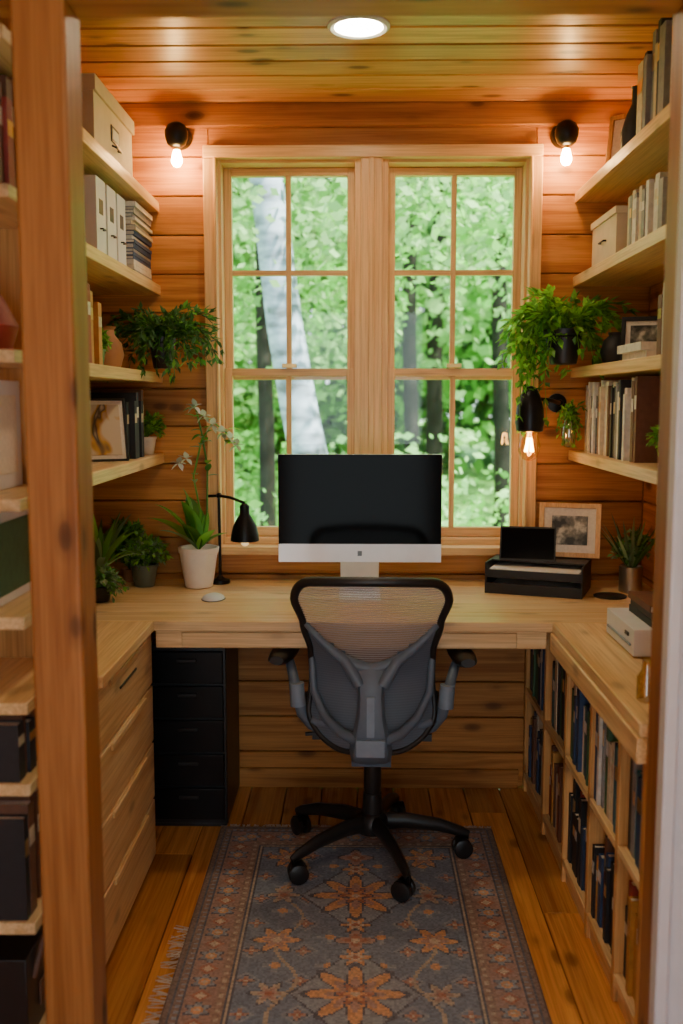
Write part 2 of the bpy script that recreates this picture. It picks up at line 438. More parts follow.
# near-left shelving unit
b = B()
b.box(LW + .001, -.625, 2.155, 2.175, 0, 2.2, P_z); b.box(LW + .001, LW + .02, 1.82, 2.155, 0, 2.2, P_z)
NL = [.08, .36, .64, .80, .965, 1.188, 1.462, 1.755, 2.028]
for z in NL: b.box(LW + .02, -.625, 1.82, 2.155, z - .024, z, P_y)
b.done("bookshelf", 0.002)
books("book_row", -.64, -1, 1.83, 2.15, .64, (.10, .125), .2, [BC[5], BC[3]])
books("book_row", -.64, -1, 1.83, 2.15, .36, (.19, .24), .22, [BC[5], BC[3], BC[5]], (.02, .05))
books("book_row", -.66, -1, 1.85, 2.15, 1.755, (.18, .24), .2, [BC[3], BC[5], BC[2]])
b = B(); b.box(-.90, -.66, 1.86, 2.12, .081, .26, BLK); b.tube([(-.66, 1.90, .2), (-.645, 1.93, .27), (-.645, 2.05, .27), (-.66, 2.08, .2)], .007, BC[3])
b.box(-.66, -.655, 1.93, 2.05, .12, .17, BC[3]); b.done("camera_bag", 0.02, 3)
b = B(); b.lathe((-.74, 1.96, 1.463), [(.02, 0), (.06, .002), (.075, .05), (.05, .10), (.03, .13), (.038, .15), (.03, .148)], BC[2]); b.done("red_vase")
b = B(); b.box(-.72, -.70, 1.88, 2.12, .966, 1.15, WHITE); b.box(-.70, -.698, 1.90, 2.10, .985, 1.13, BC[6]); b.done("picture_frame", .002)
b = B(); b.box(-.74, -.72, 1.88, 2.12, 1.189, 1.41, WHITE); b.box(-.72, -.718, 1.91, 2.09, 1.22, 1.38, PAPER); b.done("picture_frame", .002)

# ------------------------------------------------------------------ rug (woven cells)
def build_rug():
    x0, x1, y0, y1 = -.44, .432, 1.15, 3.07
    c = .0055; nx = int((x1 - x0) / c); ny = int((y1 - y0) / c)
    xs = np.linspace(x0, x1, nx + 1); yy = np.linspace(y0, y1, ny + 1)
    X, Y = np.meshgrid(xs, yy)
    rs = np.random.RandomState(3)
    Z = .0055 + rs.rand(*X.shape) * .001
    Z[0, :] = Z[-1, :] = .001; Z[:, 0] = Z[:, -1] = .001
    V = np.stack([X, Y, Z], -1).reshape(-1, 3)
    i = np.arange(ny)[:, None] * (nx + 1) + np.arange(nx)[None, :]
    F = np.stack([i, i + 1, i + nx + 2, i + nx + 1], -1).reshape(-1, 4)
    cx = (X[:-1, :-1] + c / 2); cy = (Y[:-1, :-1] + c / 2)
    mx = (x0 + x1) / 2; ax = np.abs(cx - mx); W = (x1 - x0) / 2
    ex = W - ax; ey = np.minimum(cy - y0, y1 - cy); e = np.minimum(ex, ey)
    s = np.where(ex < ey, cy - 0.004, cx - mx)
    blue = np.array([.21, .26, .34]); blue2 = np.array([.32, .36, .41]); brn = np.array([.38, .24, .17]); pink = np.array([.52, .31, .23])
    org = np.array([.80, .40, .17]); crm = np.array([.72, .57, .40]); drk = np.array([.11, .11, .14]); rust = np.array([.50, .19, .10])
    col = np.zeros(cx.shape + (3,)); col[:] = blue
    def put(mask, k): col[mask] = k
    def flower(px, py, r0, k1, k2, k3, n=8, ph=0):
        rr = np.hypot(px, py); th = np.arctan2(py, px)
        w = r0 * (.72 + .28 * np.cos(n * th + ph))
        put(rr < w * 1.14, drk); put(rr < w, k1); put(rr < w * .62, k2); put(rr < r0 * .22, k3)
    p = .13; gx = (ax + p / 2) % p - p / 2; gy = (cy + p / 2) % p - p / 2
    put((np.abs(gx) + np.abs(gy) < .036) & (np.abs(gx) + np.abs(gy) > .027), blue2)
    flower(gx, gy, .021, pink, rust, crm, 4)
    gx2 = ax % p - p / 2; gy2 = cy % p - p / 2
    put((np.abs(gx2) < .007) & (np.abs(gy2) < .032), blue2); put((np.abs(gy2) < .007) & (np.abs(gx2) < .032), blue2)
    put(np.hypot(gx2, gy2) < .013, org)
    vine = np.abs(np.sin(cy * 22) * .03 + .17 - ax); put(vine < .005, crm * .75)
    for k in range(5):
        yc = 2.62 - k * .46; dy = cy - yc
        put(np.abs(dy) * .8 + ax < .155, drk); put(np.abs(dy) * .8 + ax < .148, blue2)
        flower(cx - mx, dy, .115, org, pink, crm, 8, 0.0)
        flower(cx - mx, dy, .045, rust, org, crm, 6)
        for q in (-.155, .155): flower(ax, dy - q, .04, org, crm, rust, 6)
        flower(ax - .2, dy - .23, .06, org, pink, crm, 6); flower(ax - .2, dy, .045, crm * .8, pink, rust, 6)
        flower(ax - .0, dy - .23, .05, pink, rust, crm, 4)
    bm = e < .155; put(bm, drk)
    put((e < .150) & (e > .142), crm * .8); put((e < .138) & (e > .118), brn)
    t = (s % .03) - .015; put((e < .134) & (e > .122) & (np.abs(t) < .006), crm * .8)
    put((e < .114) & (e > .045), pink * .85)
    q = .11; t = (s + q / 2) % q - q / 2
    rr = np.hypot(t, e - .08); th = np.arctan2(e - .08, t)
    def m2(mask, k): put(mask & (e < .114) & (e > .045), k)
    m2(rr < .034 * (.8 + .2 * np.cos(6 * th)), drk); m2(rr < .029 * (.8 + .2 * np.cos(6 * th)), blue2); m2(rr < .014, org); m2(rr < .006, crm)
    t2 = s % q - q / 2; m2((np.abs(t2) + np.abs(e - .08) < .024), rust); m2((np.abs(t2) + np.abs(e - .08) < .012), crm)
    put((e < .041) & (e > .024), brn * .8); t = (s % .022) - .011; put((e < .038) & (e > .028) & (np.abs(t) < .005), blue2)
    put(e < .018, brn * .6)
    wear = .5 + .5 * np.sin(cy * 9 + np.sin(cx * 7) * 1.3); wear2 = rs.rand(*cx.shape)
    mean = np.array([.31, .31, .33]); a = (.18 + .22 * wear * rs.rand(*cx.shape))[..., None]
    col = col * (1 - a) + mean * a
    col = col * (.80 + .40 * wear2[..., None])
    me = bpy.data.meshes.new("rug")
    Vl = V.tolist(); Fl = F.tolist()
    cols = np.concatenate([col.reshape(-1, 3), np.ones((F.shape[0], 1))], 1).tolist()
    def thread(a, bb):
        n = len(Vl); w = .0018
        d = Vector(bb) - Vector(a); sd = Vector((-d.y, d.x, 0)).normalized() * w
        for pnt in (Vector(a) - sd, Vector(a) + sd, Vector(bb) + sd, Vector(bb) - sd): Vl.append(list(pnt))
        Fl.append([n, n + 1, n + 2, n + 3]); g = U(.45, .7); cols.append([g, g * .88, g * .75, 1])
    for k in range(260):
        yk = U(1.2, 2.45); thread((x0 + .002, yk, .004), (x0 - U(.01, .04), yk + U(-.02, .02), U(.002, .004)))
    for k in range(300):
        xk = U(x0, x1); thread((xk, y1 - .002, .004), (xk + U(-.01, .01), y1 + U(.01, .02), .003))
    me.from_pydata(Vl, [], Fl)
    ca = me.color_attributes.new("weave", 'FLOAT_COLOR', 'CORNER')
    ca.data.foreach_set("color", np.repeat(np.array(cols), 4, axis=0).ravel())
    m, nt, pb = newmat("rug_wool"); at = N(nt, "ShaderNodeVertexColor", layer_name="weave")
    nt.links.new(at.outputs["Color"], pb.inputs["Base Color"]); pb.inputs["Roughness"].default_value = .95
    pb.inputs["Specular IOR Level"].default_value = .15
    me.materials.append(m); ob = bpy.data.objects.new("rug", me); scene.collection.objects.link(ob)
build_rug()

# ------------------------------------------------------------------ office chair
def office_chair():
    b = B(); b.M = Matrix.Translation((.045, 2.86, .0075)) @ Matrix.Rotation(math.radians(-2), 4, 'Z')
    zb, zt = .405, .885
    def w0(z):
        k = [(.39, .160), (.50, .175), (.60, .168), (.68, .168), (.76, .185), (.84, .207), (.91, .215)]
        for (a, wa), (c, wc) in zip(k[:-1], k[1:]):
            if a <= z <= c:
                t = (z - a) / (c - a); t = t * t * (3 - 2 * t); return wa + (wc - wa) * t
        return k[-1][1]
    def W(z):
        w = w0(z); c = .055
        if z > zt - c: w += -c + math.sqrt(max(0, c * c - (z - zt + c) ** 2))
        c = .10
        if z < zb + c: w += -c + math.sqrt(max(0, c * c - (zb + c - z) ** 2))
        return max(w, .03)
    def Y(z, s):
        base = -.235 + .03 * math.exp(-((z - .60) / .1) ** 2) - .10 * max(0, (z - .58) / .32) ** 1.5
        return base + .055 * s * s
    def P(z, s, off=0):
        ww = W(z); sx = s * ww; sn = sx / w0(z)
        arch = .012 * (1 - sn * sn) * max(0, (z - .75) / .15)
        return Vector((sx, Y(z, sn) + off, z + arch))
    zs = [zb + (zt - zb) * (1 - math.cos(math.pi * i / 34)) / 2 for i in range(35)]
    ns = 24; vs = []
    for z in zs:
        for j in range(ns + 1): vs.append(P(z, -1 + 2 * j / ns))
    fu, fl = [], []
    for i in range(34):
        for j in range(ns):
            q = (i * (ns + 1) + j, i * (ns + 1) + j + 1, (i + 1) * (ns + 1) + j + 1, (i + 1) * (ns + 1) + j)
            c = sum((vs[k] for k in q), Vector()) / 4
            (fu if c.z > .645 + .11 * min(1, abs(c.x) / .16) ** 1.6 else fl).append(q)
    b.add(vs, fu, MESH_U, .5, True); b.add(vs, fl, MESH_L, .5, True)
    out = [P(z, -1) for z in zs] + [P(zt, s) for s in (-.6, -.3, 0, .3, .6)] + [P(z, 1) for z in reversed(zs)] + [P(zb, s) for s in (.6, 0, -.6)]
    pts = [out[0]]
    for p in out[1:]:
        if (p - pts[-1]).length > .004: pts.append(p)
    b.tube(pts, [.008 + .005 * max(0, (p.z - .6) / .3) for p in pts], BLK, 10, closed=True)
    vp = []; rad = []
    for i in range(21):
        s = -1 + 2 * i / 20; x = s * .176; z = .64 + .12 * abs(s) ** 1.6
        vp.append(Vector((x, Y(z, s) - .016 + (.01 if abs(s) > .9 else 0), z))); rad.append(.008 + .009 * (1 - abs(s)))
    b.tube(vp, rad, GREY, 10)
    prof = [(.645, .050, -.235), (.61, .038, -.255), (.57, .034, -.265), (.52, .038, -.275), (.47, .048, -.28), (.42, .058, -.27), (.38, .054, -.235), (.365, .045, -.20)]
    vs = []; fs = []
    for z, w, y in prof:
        for (sx, dy) in ((-1, .012), (-.8, -.008), (0, -.016), (.8, -.008), (1, .012), (.8, .028), (0, .03), (-.8, .028)): vs.append((sx * w, y + dy, z))
    for i in range(len(prof) - 1):
        for k in range(8): fs.append((i * 8 + k, i * 8 + (k + 1) % 8, (i + 1) * 8 + (k + 1) % 8, (i + 1) * 8 + k))
    fs.append(tuple(range(8))); fs.append(tuple(range((len(prof) - 1) * 8, len(prof) * 8))[::-1])
    b.add(vs, fs, GREY, None, True)
    b.ob((0, -.294, .525), (.020, .006, .11), GREYL); b.ob((0, -.298, .44), (.075, .010, .045), GREYL)
    for sg in (-1, 1):
        b.tube([(sg * .03, -.255, .60), (sg * .07, -.245, .665), (sg * .12, -.235, .70), (sg * .16, -.205, .735)], [.018, .015, .012, .010], GREY, 10)
        b.tube([(sg * .03, -.27, .45), (sg * .08, -.25, .465), (sg * .125, -.22, .50), (sg * .160, -.18, .56), (sg * .166, -.17, .66)], [.016, .014, .012, .011, .009], GREY, 10)
        b.tube([(sg * .10, -.10, .405), (sg * .17, -.13, .45), (sg * .196, -.15, .49), (sg * .206, -.15, .53), (sg * .218, -.14, .575), (sg * .232, -.09, .605), (sg * .243, -.05, .620)],
               [.016, .018, .017, .016, .015, .014, .013], GREY, 12)
        b.tube([(sg * .206, -.152, .51), (sg * .211, -.152, .575)], [.022, .021], GREYL, 12)
        pad = []
        for k in range(11):
            t = -1 + k * .2; pad.append((sg * (.255 - .012 * t), -.03 + t * .125, .634 + .004 * t * t))
        b.tube(pad, [.012, .018, .020, .0215, .022, .022, .022, .0215, .020, .018, .012], BLK, 14, flat=1.65)
    vs = []; nI, nJ = 16, 16
    def SP(u, v, dz=0):
        x = u * .205 * (1 - .12 * max(0, -v) ** 2); y = .02 + v * .225
        ln = max(abs(u), abs(v)); k = math.hypot(u, v); r = (ln / k) if k > 0 else 1
        f = 1 - (1 - r) * .42 * ln
        return Vector((x * f, .02 + (y - .02) * f, .445 + .018 * u * u - .04 * max(0, v) ** 3 + .012 * max(0, -v) ** 2 + dz))
    for i in range(nI + 1):
        for j in range(nJ + 1): vs.append(SP(-1 + 2 * i / nI, -1 + 2 * j / nJ))
    n = len(vs)
    for i in range(nI + 1):
        for j in range(nJ + 1): vs.append(SP(-1 + 2 * i / nI, -1 + 2 * j / nJ, -.012))
    fs = []
    for i in range(nI):
        for j in range(nJ):
            q = (i * (nJ + 1) + j, (i + 1) * (nJ + 1) + j, (i + 1) * (nJ + 1) + j + 1, i * (nJ + 1) + j + 1)
            fs.append(q); fs.append(tuple(n + k for k in reversed(q)))
    b.add(vs, fs, MESH_L, .5, True)
    ed = [SP(-1 + .125 * i, -1) for i in range(17)] + [SP(1, -1 + .125 * i) for i in range(1, 17)] + [SP(1 - .125 * i, 1) for i in range(1, 17)] + [SP(-1, 1 - .125 * i) for i in range(1, 16)]
    b.tube(ed, .014, GREY, 10, closed=True)
    b.ob((0, 0, .395), (.15, .24, .045), BLK); b.ob((0, -.13, .385), (.11, .12, .05), GREY, (.25, 0, 0)); b.ob((0, .02, .418), (.34, .05, .02), BLK); b.ob((0, -.10, .41), (.34, .04, .02), BLK)
    b.tube([(.07, .05, .385), (.19, .05, .38)], .006, BLK); b.tube([(-.07, .0, .385), (-.20, .0, .375)], .006, BLK)
    b.lathe((0, 0, 0), [(.024, .20), (.026, .21), (.026, .30), (.018, .302), (.018, .385)], BLK); b.lathe((0, 0, 0), [(.030, .085), (.032, .12), (.027, .20)], BLK)
    b.lathe((0, 0, 0), [(.045, .080), (.052, .095), (.048, .125), (.034, .14)], BLK)
    for k in range(5):
        a = math.radians(-69 + 72 * k); c, s = math.cos(a), math.sin(a)
        r = .282
        pts = [(c * q, s * q, z) for q, z in ((.02, .110), (.10, .112), (.20, .098), (.265, .078), (r + .006, .068))]
        b.tube(pts, [.027, .024, .020, .016, .012], BLK, 10, flat=.75)
        b.tube([(c * r, s * r, .075), (c * r, s * r, .045)], .008, BLKM, 8)
        wa = a + math.radians(U(40, 140)); ax_ = Vector((math.cos(wa), math.sin(wa), 0)); cc = Vector((c * r, s * r, .029)) + Vector((-ax_.y, ax_.x, 0)) * .012
        for sg in (-1, 1):
            p0 = cc + ax_ * sg * .006; p1 = cc + ax_ * sg * .024
            b.tube([p0, p0 + ax_ * sg * .002, p1 - ax_ * sg * .003, p1], [.025, .0285, .0285, .022], BLK, 18)
        b.tube([cc - ax_ * .02 + Vector((0, 0, .012)), cc + ax_ * .02 + Vector((0, 0, .012))], .022, BLKM, 12)
    b.done("office_chair")
office_chair()

# ------------------------------------------------------------------ desktop computer
b = B(); b.M = Matrix.Translation((.006, 3.10, DZ))
b.box(-.256, .256, 0, .012, .112, .452, ALU); b.box(-.2555, .2555, -.0015, 0, .170, .4515, SCREEN)
b.ball((0, .012, .29), (.235, .010, .15), ALU, 20, 10)
b.ob((0, -.0005, .14), (.014, .002, .016), GREYL)
b.box(-.065, .065, -.075, .105, 0, .008, ALU)
pts = [(.006, .100), (.04, .098), (.09, .085), (.14, .062), (.19, .045), (.21, .035)]
vs = []; fs = []
for z, y in pts:
    for x, dy in ((-.062, 0), (.062, 0), (.062, .009), (-.062, .009)): vs.append((x, y - dy, z))
for i in range(len(pts) - 1):
    for k in range(4): fs.append((i * 4 + k, i * 4 + (k + 1) % 4, i * 4 + 4 + (k + 1) % 4, i * 4 + 4 + k))
b.add(vs, fs, ALU, None, False)
b.done("desktop_computer", 0.002)

b = B(); b.ball((-.452, 3.06, DZ + .001), (.036, .050, .018), WHITE, 18, 12)
b.ball((-.452, 3.06, DZ + .001), (.038, .052, .007), BLK, 18, 8)
for i, v in enumerate(b.v): b.v[i] = Vector((v.x, v.y, max(v.z, DZ)))
b.done("computer_mouse")

# ------------------------------------------------------------------ desk lamp
b = B(); c = (-.468, 3.335, DZ)
b.lathe(c, [(.032, 0), (.034, .004), (.032, .012), (.014, .018), (.008, .026)], BLKM)
b.tube([(-.468, 3.335, .77), (-.468, 3.335, .92), (-.468, 3.33, 1.045)], .005, BLKM); b.ball((-.468, 3.33, 1.05), .010, BLKM)
b.tube([(-.51, 3.35, 1.046), (-.468, 3.33, 1.05), (-.42, 3.26, 1.05), (-.37, 3.20, 1.04)], .005, BLKM)
b.lathe((-.366, 3.19, .918), [(.047, 0), (.045, .018), (.038, .048), (.024, .074), (.016, .086), (.016, .112), (.008, .120), (.007, .118)], BLKM)
b.lathe((-.366, 3.19, .916), [(.043, 0), (.0425, .004)], BLKM)
b.ball((-.366, 3.19, .913), .014, emis("small_bulb_glow", (1, .7, .35), 1.0))
b.done("desk_lamp")

# ------------------------------------------------------------------ sconces + bulbs
BULB = emis("bulb_glow", (1.0, 0.58, 0.20), 230)
def sconce(x):
    b = B(); y = 3.419
    M = Matrix.Rotation(math.radians(90), 4, 'X')
    b.lathe((x, y, 2.235), [(.038, 0), (.040, .006), (.034, .022), (.015, .03)], BLKM, M=M)
    b.tube([(x, 3.40, 2.235), (x, 3.36, 2.238), (x, 3.34, 2.235)], .012, BLKM)
    b.lathe((x, 3.34, 2.187), [(.018, 0), (.030, .010), (.037, .030), (.038, .05), (.030, .068), (.014, .078), (.006, .080)], BLKM)
    b.lathe((x, 3.34, 2.176), [(.010, 0), (.012, .014)], BRASS)
    b.lathe((x, 3.34, 2.125), [(.003, 0), (.011, .003), (.017, .013), (.018, .023), (.014, .038), (.010, .053)], BULB)
    b.done("sconce_lamp")
sconce(-.592); sconce(.672)
b = B(); lx, ly = .548, 3.20
M = Matrix.Rotation(math.radians(90), 4, 'X')
b.lathe((.675, 3.419, 1.36), [(.032, 0), (.032, .012), (.01, .016)], BLKM, M=M)
b.tube([(.675, 3.41, 1.36), (.675, 3.36, 1.36), (.62, 3.25, 1.37), (lx, ly, 1.375)], .0065, BLKM); b.ball((.675, 3.36, 1.36), .012, BLKM)
b.lathe((lx, ly, 1.268), [(.034, 0), (.042, .004), (.046, .03), (.043, .075), (.032, .115), (.02, .14), (.008, .146)], BLKM)
b.lathe((lx, ly, 1.175), [(.004, 0), (.022, .008), (.034, .03), (.036, .05), (.028, .075), (.018, .10)], BGLASS)
fil = emis("filament_glow", (1, .5, .14), 110)
for k in range(6):
    a = k * math.pi / 3; b.tube([(lx + .006 * math.cos(a), ly + .006 * math.sin(a), 1.25), (lx + .014 * math.cos(a), ly + .014 * math.sin(a), 1.205)], .0016, fil, 6)
b.done("swing_arm_lamp")
DL = emis("downlight_glow", (1.0, 0.80, 0.52), 140)
def downlight(x, y):
    b = B(); M = Matrix.Rotation(math.pi, 4, 'X')
    b.lathe((x, y, CEIL), [(.082, 0), (.082, .004), (.074, .009), (.064, .006), (.062, -.0)], WHITE, 40, M=M)
    b.lathe((x, y, CEIL - .0005), [(.062, 0.0), (.0615, .002)], DL, 40, M=M)
    b.done("recessed_downlight")
downlight(0.0, 2.72); downlight(0.0, .9)  # second downlight is out of view, added as warm fill

# ------------------------------------------------------------------ plants
LIM = (LW + .012, RW - .012, 3.40, 0)
def pot(b, c, rb, rt, h, mat, seg=28):
    b.lathe(c, [(rb * .9, 0), (rb, .003), (rb + (rt - rb) * .85, h * .85), (rt * 1.0, h * .86), (rt * 1.04, h * .99), (rt * .98, h), (rt * .92, h * .99), (rt * .88, h * .88)], mat, seg)
    b.lathe((c[0], c[1], c[2] + h * .86), [(.001, 0.004), (rt * .9, .0)], SOIL, seg)
def trailing(b, c, n, spread, rise, drop, lL, mats, step=9, per=3, asp=.55):
    for i in range(n):
        az = U(0, 2 * math.pi); out = spread * U(.35, 1); ri = rise * U(.4, 1); dr = drop * U(.0, 1)
        pts = []
        for k in range(step + 1):
            t = k / step
            pts.append(Vector((c[0] + math.cos(az) * out * t ** .85, c[1] + math.sin(az) * out * t ** .85 * .75, c[2] + ri * math.sin(t * math.pi * .62) - dr * t ** 2.2)))
        b.tube(pts, .0012, mats[0], 4, cap=False)
        for k in range(1, step + 1):
            for j in range(per):
                d = (pts[k] - pts[k - 1]).normalized() + Vector((U(-1, 1), U(-1, 1), U(-.7, .8)))
                b.sleaf(pts[k] + Vector((U(-1, 1), U(-1, 1), U(-1, 1))) * .006, d, lL * U(.7, 1.3), lL * asp * U(.8, 1.2), R.choice(mats))
def spiky(b, c, n, L, W, mats, lean=.6, droop=.25):
    for i in range(n):
        az = U(0, 6.283); q = U(.1, lean)
        b.leaf((c[0] + math.cos(az) * .008, c[1] + math.sin(az) * .008, c[2]), (math.cos(az) * q, math.sin(az) * q, 1), L * U(.6, 1), W, R.choice(mats), droop * U(.3, 1.2))
b = B(); b.lim = (-1, .965, 3.40, 0); cx, cy, cz = .650, 3.20, 1.482
pot(b, (cx, cy, cz), .042, .062, .11, BLK)
ring = [(cx + .066 * math.cos(k * .3927), cy + .066 * math.sin(k * .3927), cz + .085) for k in range(16)]
b.tube(ring, .003, BLKM, 6, closed=True); b.tube([(cx, cy + .066, cz + .085), (cx, 3.36, cz + .085), (cx, 3.40, cz + .02)], .003, BLKM, 6)
trailing(b, (cx, cy, cz + .10), 62, .21, .14, .20, .036, [LF_B, LF_B, LF_M], 8, 3, .6)
for k in range(8): trailing(b, (cx - .10 + U(-.03, .02), cy - U(0, .04), cz + .08), 1, .05, .01, .30, .030, [LF_B, LF_M], 9, 3, .6)
b.done("hanging_potted_fern")
b = B(); b.lim = LIM; cx, cy, cz = -.628, 3.22, 1.470
pot(b, (cx, cy, cz), .03, .043, .10, BLK)
ring = [(cx + .047 * math.cos(k * .3927), cy + .047 * math.sin(k * .3927), cz + .08) for k in range(16)]
b.tube(ring, .003, BLKM, 6, closed=True); b.tube([(cx, cy + .047, cz + .08), (cx, 3.36, cz + .08), (cx, 3.40, cz + .02)], .003, BLKM, 6)
trailing(b, (cx, cy, cz + .09), 70, .20, .11, .17, .032, [LF_D, LF_D, LF_M], 8, 3, .45)
b.done("hanging_potted_fern")
b = B(); b.lim = LIM; cx, cy = -.53, 3.27
pot(b, (cx, cy, DZ), .046, .066, .135, CERAM)
for az, q, L, W, mt in ((2.9, .9, .27, .075, LF_B), (3.5, .55, .30, .090, LF_B), (2.2, .25, .29, .085, LF_M), (4.4, .8, .19, .06, LF_M), (.2, .9, .15, .055, LF_M), (5.4, .8, .16, .055, LF_B), (1.2, .4, .2, .06, LF_M), (3.3, .15, .33, .08, LF_B), (3.9, 1.1, .20, .06, LF_G), (4.2, .35, .28, .08, LF_M)):
    b.leaf((cx, cy, DZ + .12), (math.cos(az) * q, math.sin(az) * q * .6, 1), L, W, mt, .35, 9)
st1 = [(cx, cy, .87), (cx + .01, cy - .01, 1.0), (cx - .01, cy - .02, 1.12), (cx + .02, cy - .03, 1.24), (cx + .06, cy - .04, 1.30), (cx + .11, cy - .04, 1.26)]
st2 = [(cx, cy, .87), (cx + .03, cy, 1.0), (cx + .035, cy - .01, 1.15), (cx + .02, cy - .02, 1.26), (cx + .0, cy - .02, 1.35)]
for st in (st1, st2): b.tube(st, .0032, LF_M, 6)
for p in ((cx + .115, cy - .045, 1.245), (cx + .09, cy - .05, 1.265), (cx + .135, cy - .04, 1.225), (cx + .06, cy - .05, 1.29), (cx + .03, cy - .04, 1.32), (cx + .0, cy - .03, 1.35), (cx - .03, cy - .03, 1.18), (cx - .055, cy - .03, 1.165)):
    for k in range(5):
        a = k * 1.2566 + U(0, .5); b.leaf(p, (math.cos(a), -.35, math.sin(a)), U(.024, .032), .022, PETAL, .1, 4)
for k in range(26):
    p = Vector(R.choice(st1[2:] + st2[2:])) + Vector((0, 0, U(-.04, .02))); b.leaf(p, (U(-1, 1), U(-1, .3), U(-.2, .8)), U(.03, .055), .024, R.choice((LF_M, LF_B, LF_G)), .3, 4)
b.done("potted_orchid")
b = B(); b.lim = LIM; c = (-.715, 3.28, DZ); pot(b, c, .034, .046, .075, simple("sage_glaze", (.12, .15, .12), .4))
trailing(b, (c[0], c[1], c[2] + .06), 55, .085, .10, .03, .024, [LF_M, LF_G, LF_B], 6, 3, .6); b.done("potted_herb")
b = B(); b.lim = LIM; c = (-.845, 3.18, DZ); pot(b, c, .035, .05, .08, TERRA)
spiky(b, (c[0], c[1], c[2] + .06), 40, .32, .024, [LF_M, LF_B, LF_G], 1.1, .5); b.done("potted_spider_plant")
b = B(); b.lim = LIM; c = (-.80, 3.02, DZ); pot(b, c, .03, .042, .05, BLK)
trailing(b, (c[0], c[1], c[2] + .04), 34, .08, .07, .06, .024, [LF_M, LF_G], 6, 3, .6); b.done("potted_ivy")
b = B(); b.lim = LIM; c = (-.785, 3.365, DZ); pot(b, c, .02, .028, .045, TERRA)
trailing(b, (c[0], c[1], c[2] + .04), 34, .06, .17, .0, .032, [LF_D, LF_M], 7, 3, .4); b.done("potted_fern")

b = B(); z = LS[0]
b.box(-.93, -.70, 2.72, 3.17, z, z + .155, CREAM); b.box(-.936, -.693, 2.713, 3.177, z + .155, z + .195, CREAM)
b.box(-.70, -.697, 2.90, 2.99, z + .07, z + .115, BLKM); b.box(-.697, -.6955, 2.91, 2.98, z + .078, z + .107, PAPER)
b.tube([(-.70, 2.91, z + .06), (-.688, 2.915, z + .055), (-.688, 2.975, z + .055), (-.70, 2.98, z + .06)], .003, BLKM)
b.box(-.86, -.78, 2.711, 2.713, z + .06, z + .10, BLKM)
b.done("storage_box", 0.004)
for i, y in enumerate((2.74, 2.86, 2.98)):
    b = B(); z = LS[1]; x0, x1 = -.93, -.705
    b.box(x0, x1, y, y + .003, z, z + .215, WHITE); b.box(x0, x1, y + .097, y + .10, z, z + .215, WHITE); b.box(x1 - .003, x1, y + .003, y + .097, z, z + .215, WHITE)
    b.box(x0, x1 - .003, y + .003, y + .097, z, z + .004, WHITE); b.box(x0, x0 + .003, y + .003, y + .097, z + .004, z + .12, WHITE)
    for k in range(7): b.box(x0 + .006, x1 - .008, y + .008 + k * .012, y + .015 + k * .012, z + .005, z + U(.19, .208), PAPER)
    b.box(x1, x1 + .001, y + .03, y + .07, z + .12, z + .16, BLK); b.tube([(x1, y + .035, z + .08), (x1 + .008, y + .035, z + .08), (x1 + .008, y + .065, z + .08), (x1, y + .065, z + .08)], .0025, BLKM, 6)
    b.done("magazine_file", 0.001)
def stack(name, x0, x1, y0, y1, z, n, th, pal):
    b = B()
    for k in range(n):
        t = U(*th); j = U(-.008, .008); q = U(-.008, .008); m = R.choice(pal)
        b.box(x0 + j, x1 + j, y0 + q, y1 + q, z, z + .0015, m); b.box(x0 + j, x1 + j, y0 + q, y1 + q, z + t - .002, z + t - .0004, m)
        b.box(x1 + j - .0015, x1 + j, y0 + q, y1 + q, z + .0015, z + t - .002, m) if x0 < 0 else b.box(x0 + j, x0 + j + .0015, y0 + q, y1 + q, z + .0015, z + t - .002, m)
        b.box(x0 + j + .002, x1 + j - .002, y0 + q + .002, y1 + q - .002, z + .0015, z + t - .002, PAPER); z += t
    return b.done(name)
stack("magazine_stack", -.90, -.69, 3.12, 3.38, LS[1], 18, (.007, .016), [BC[0], BC[4], BC[7], BC[9], BC[9], BC[7]])
b = B(); b.lim = LIM; c = (-.77, 2.92, LS[2]); pot(b, c, .026, .034, .055, simple("green_glaze", (.14, .28, .12), .4))
trailing(b, (c[0], c[1], c[2] + .045), 36, .045, .06, .01, .018, [LF_B, LF_M], 5, 3, .7); b.done("potted_succulent")
b = B(); b.lathe((-.77, 3.06, LS[2]), [(.03, 0), (.045, .01), (.055, .045), (.048, .08), (.028, .105), (.026, .12), (.033, .13), (.028, .129), (.02, .115)], TERRA); b.done("clay_vase")
books("book_row", -.70, -1, 2.36, 2.75, LS[2], (.16, .22), .18, [BC[2], BC[3], BC[8], BC[4]])
m, nt, p = newmat("abstract_print"); tcn = N(nt, "ShaderNodeTexCoord"); nz = N(nt, "ShaderNodeTexNoise"); nz.inputs["Scale"].default_value = 9; nz.inputs["Distortion"].default_value = 1
nt.links.new(tcn.outputs["Object"], nz.inputs["Vector"]); rp = ramp(nt, [(.44, (.62, .52, .38)), (.5, (.55, .30, .05)), (.56, (.06, .05, .04)), (.62, (.6, .5, .36))]); nt.links.new(nz.outputs["Fac"], rp.inputs["Fac"]); nt.links.new(rp.outputs["Color"], p.inputs["Base Color"]); PRINT = m
m, nt, p = newmat("landscape_photo"); tcn = N(nt, "ShaderNodeTexCoord"); nz = N(nt, "ShaderNodeTexNoise"); nz.inputs["Scale"].default_value = 24; nz.inputs["Detail"].default_value = 6
nt.links.new(tcn.outputs["Object"], nz.inputs["Vector"]); rp = ramp(nt, [(.40, (.03, .035, .03)), (.52, (.2, .2, .17)), (.62, (.62, .6, .52))]); nt.links.new(nz.outputs["Fac"], rp.inputs["Fac"]); nt.links.new(rp.outputs["Color"], p.inputs["Base Color"]); PHOTO = m
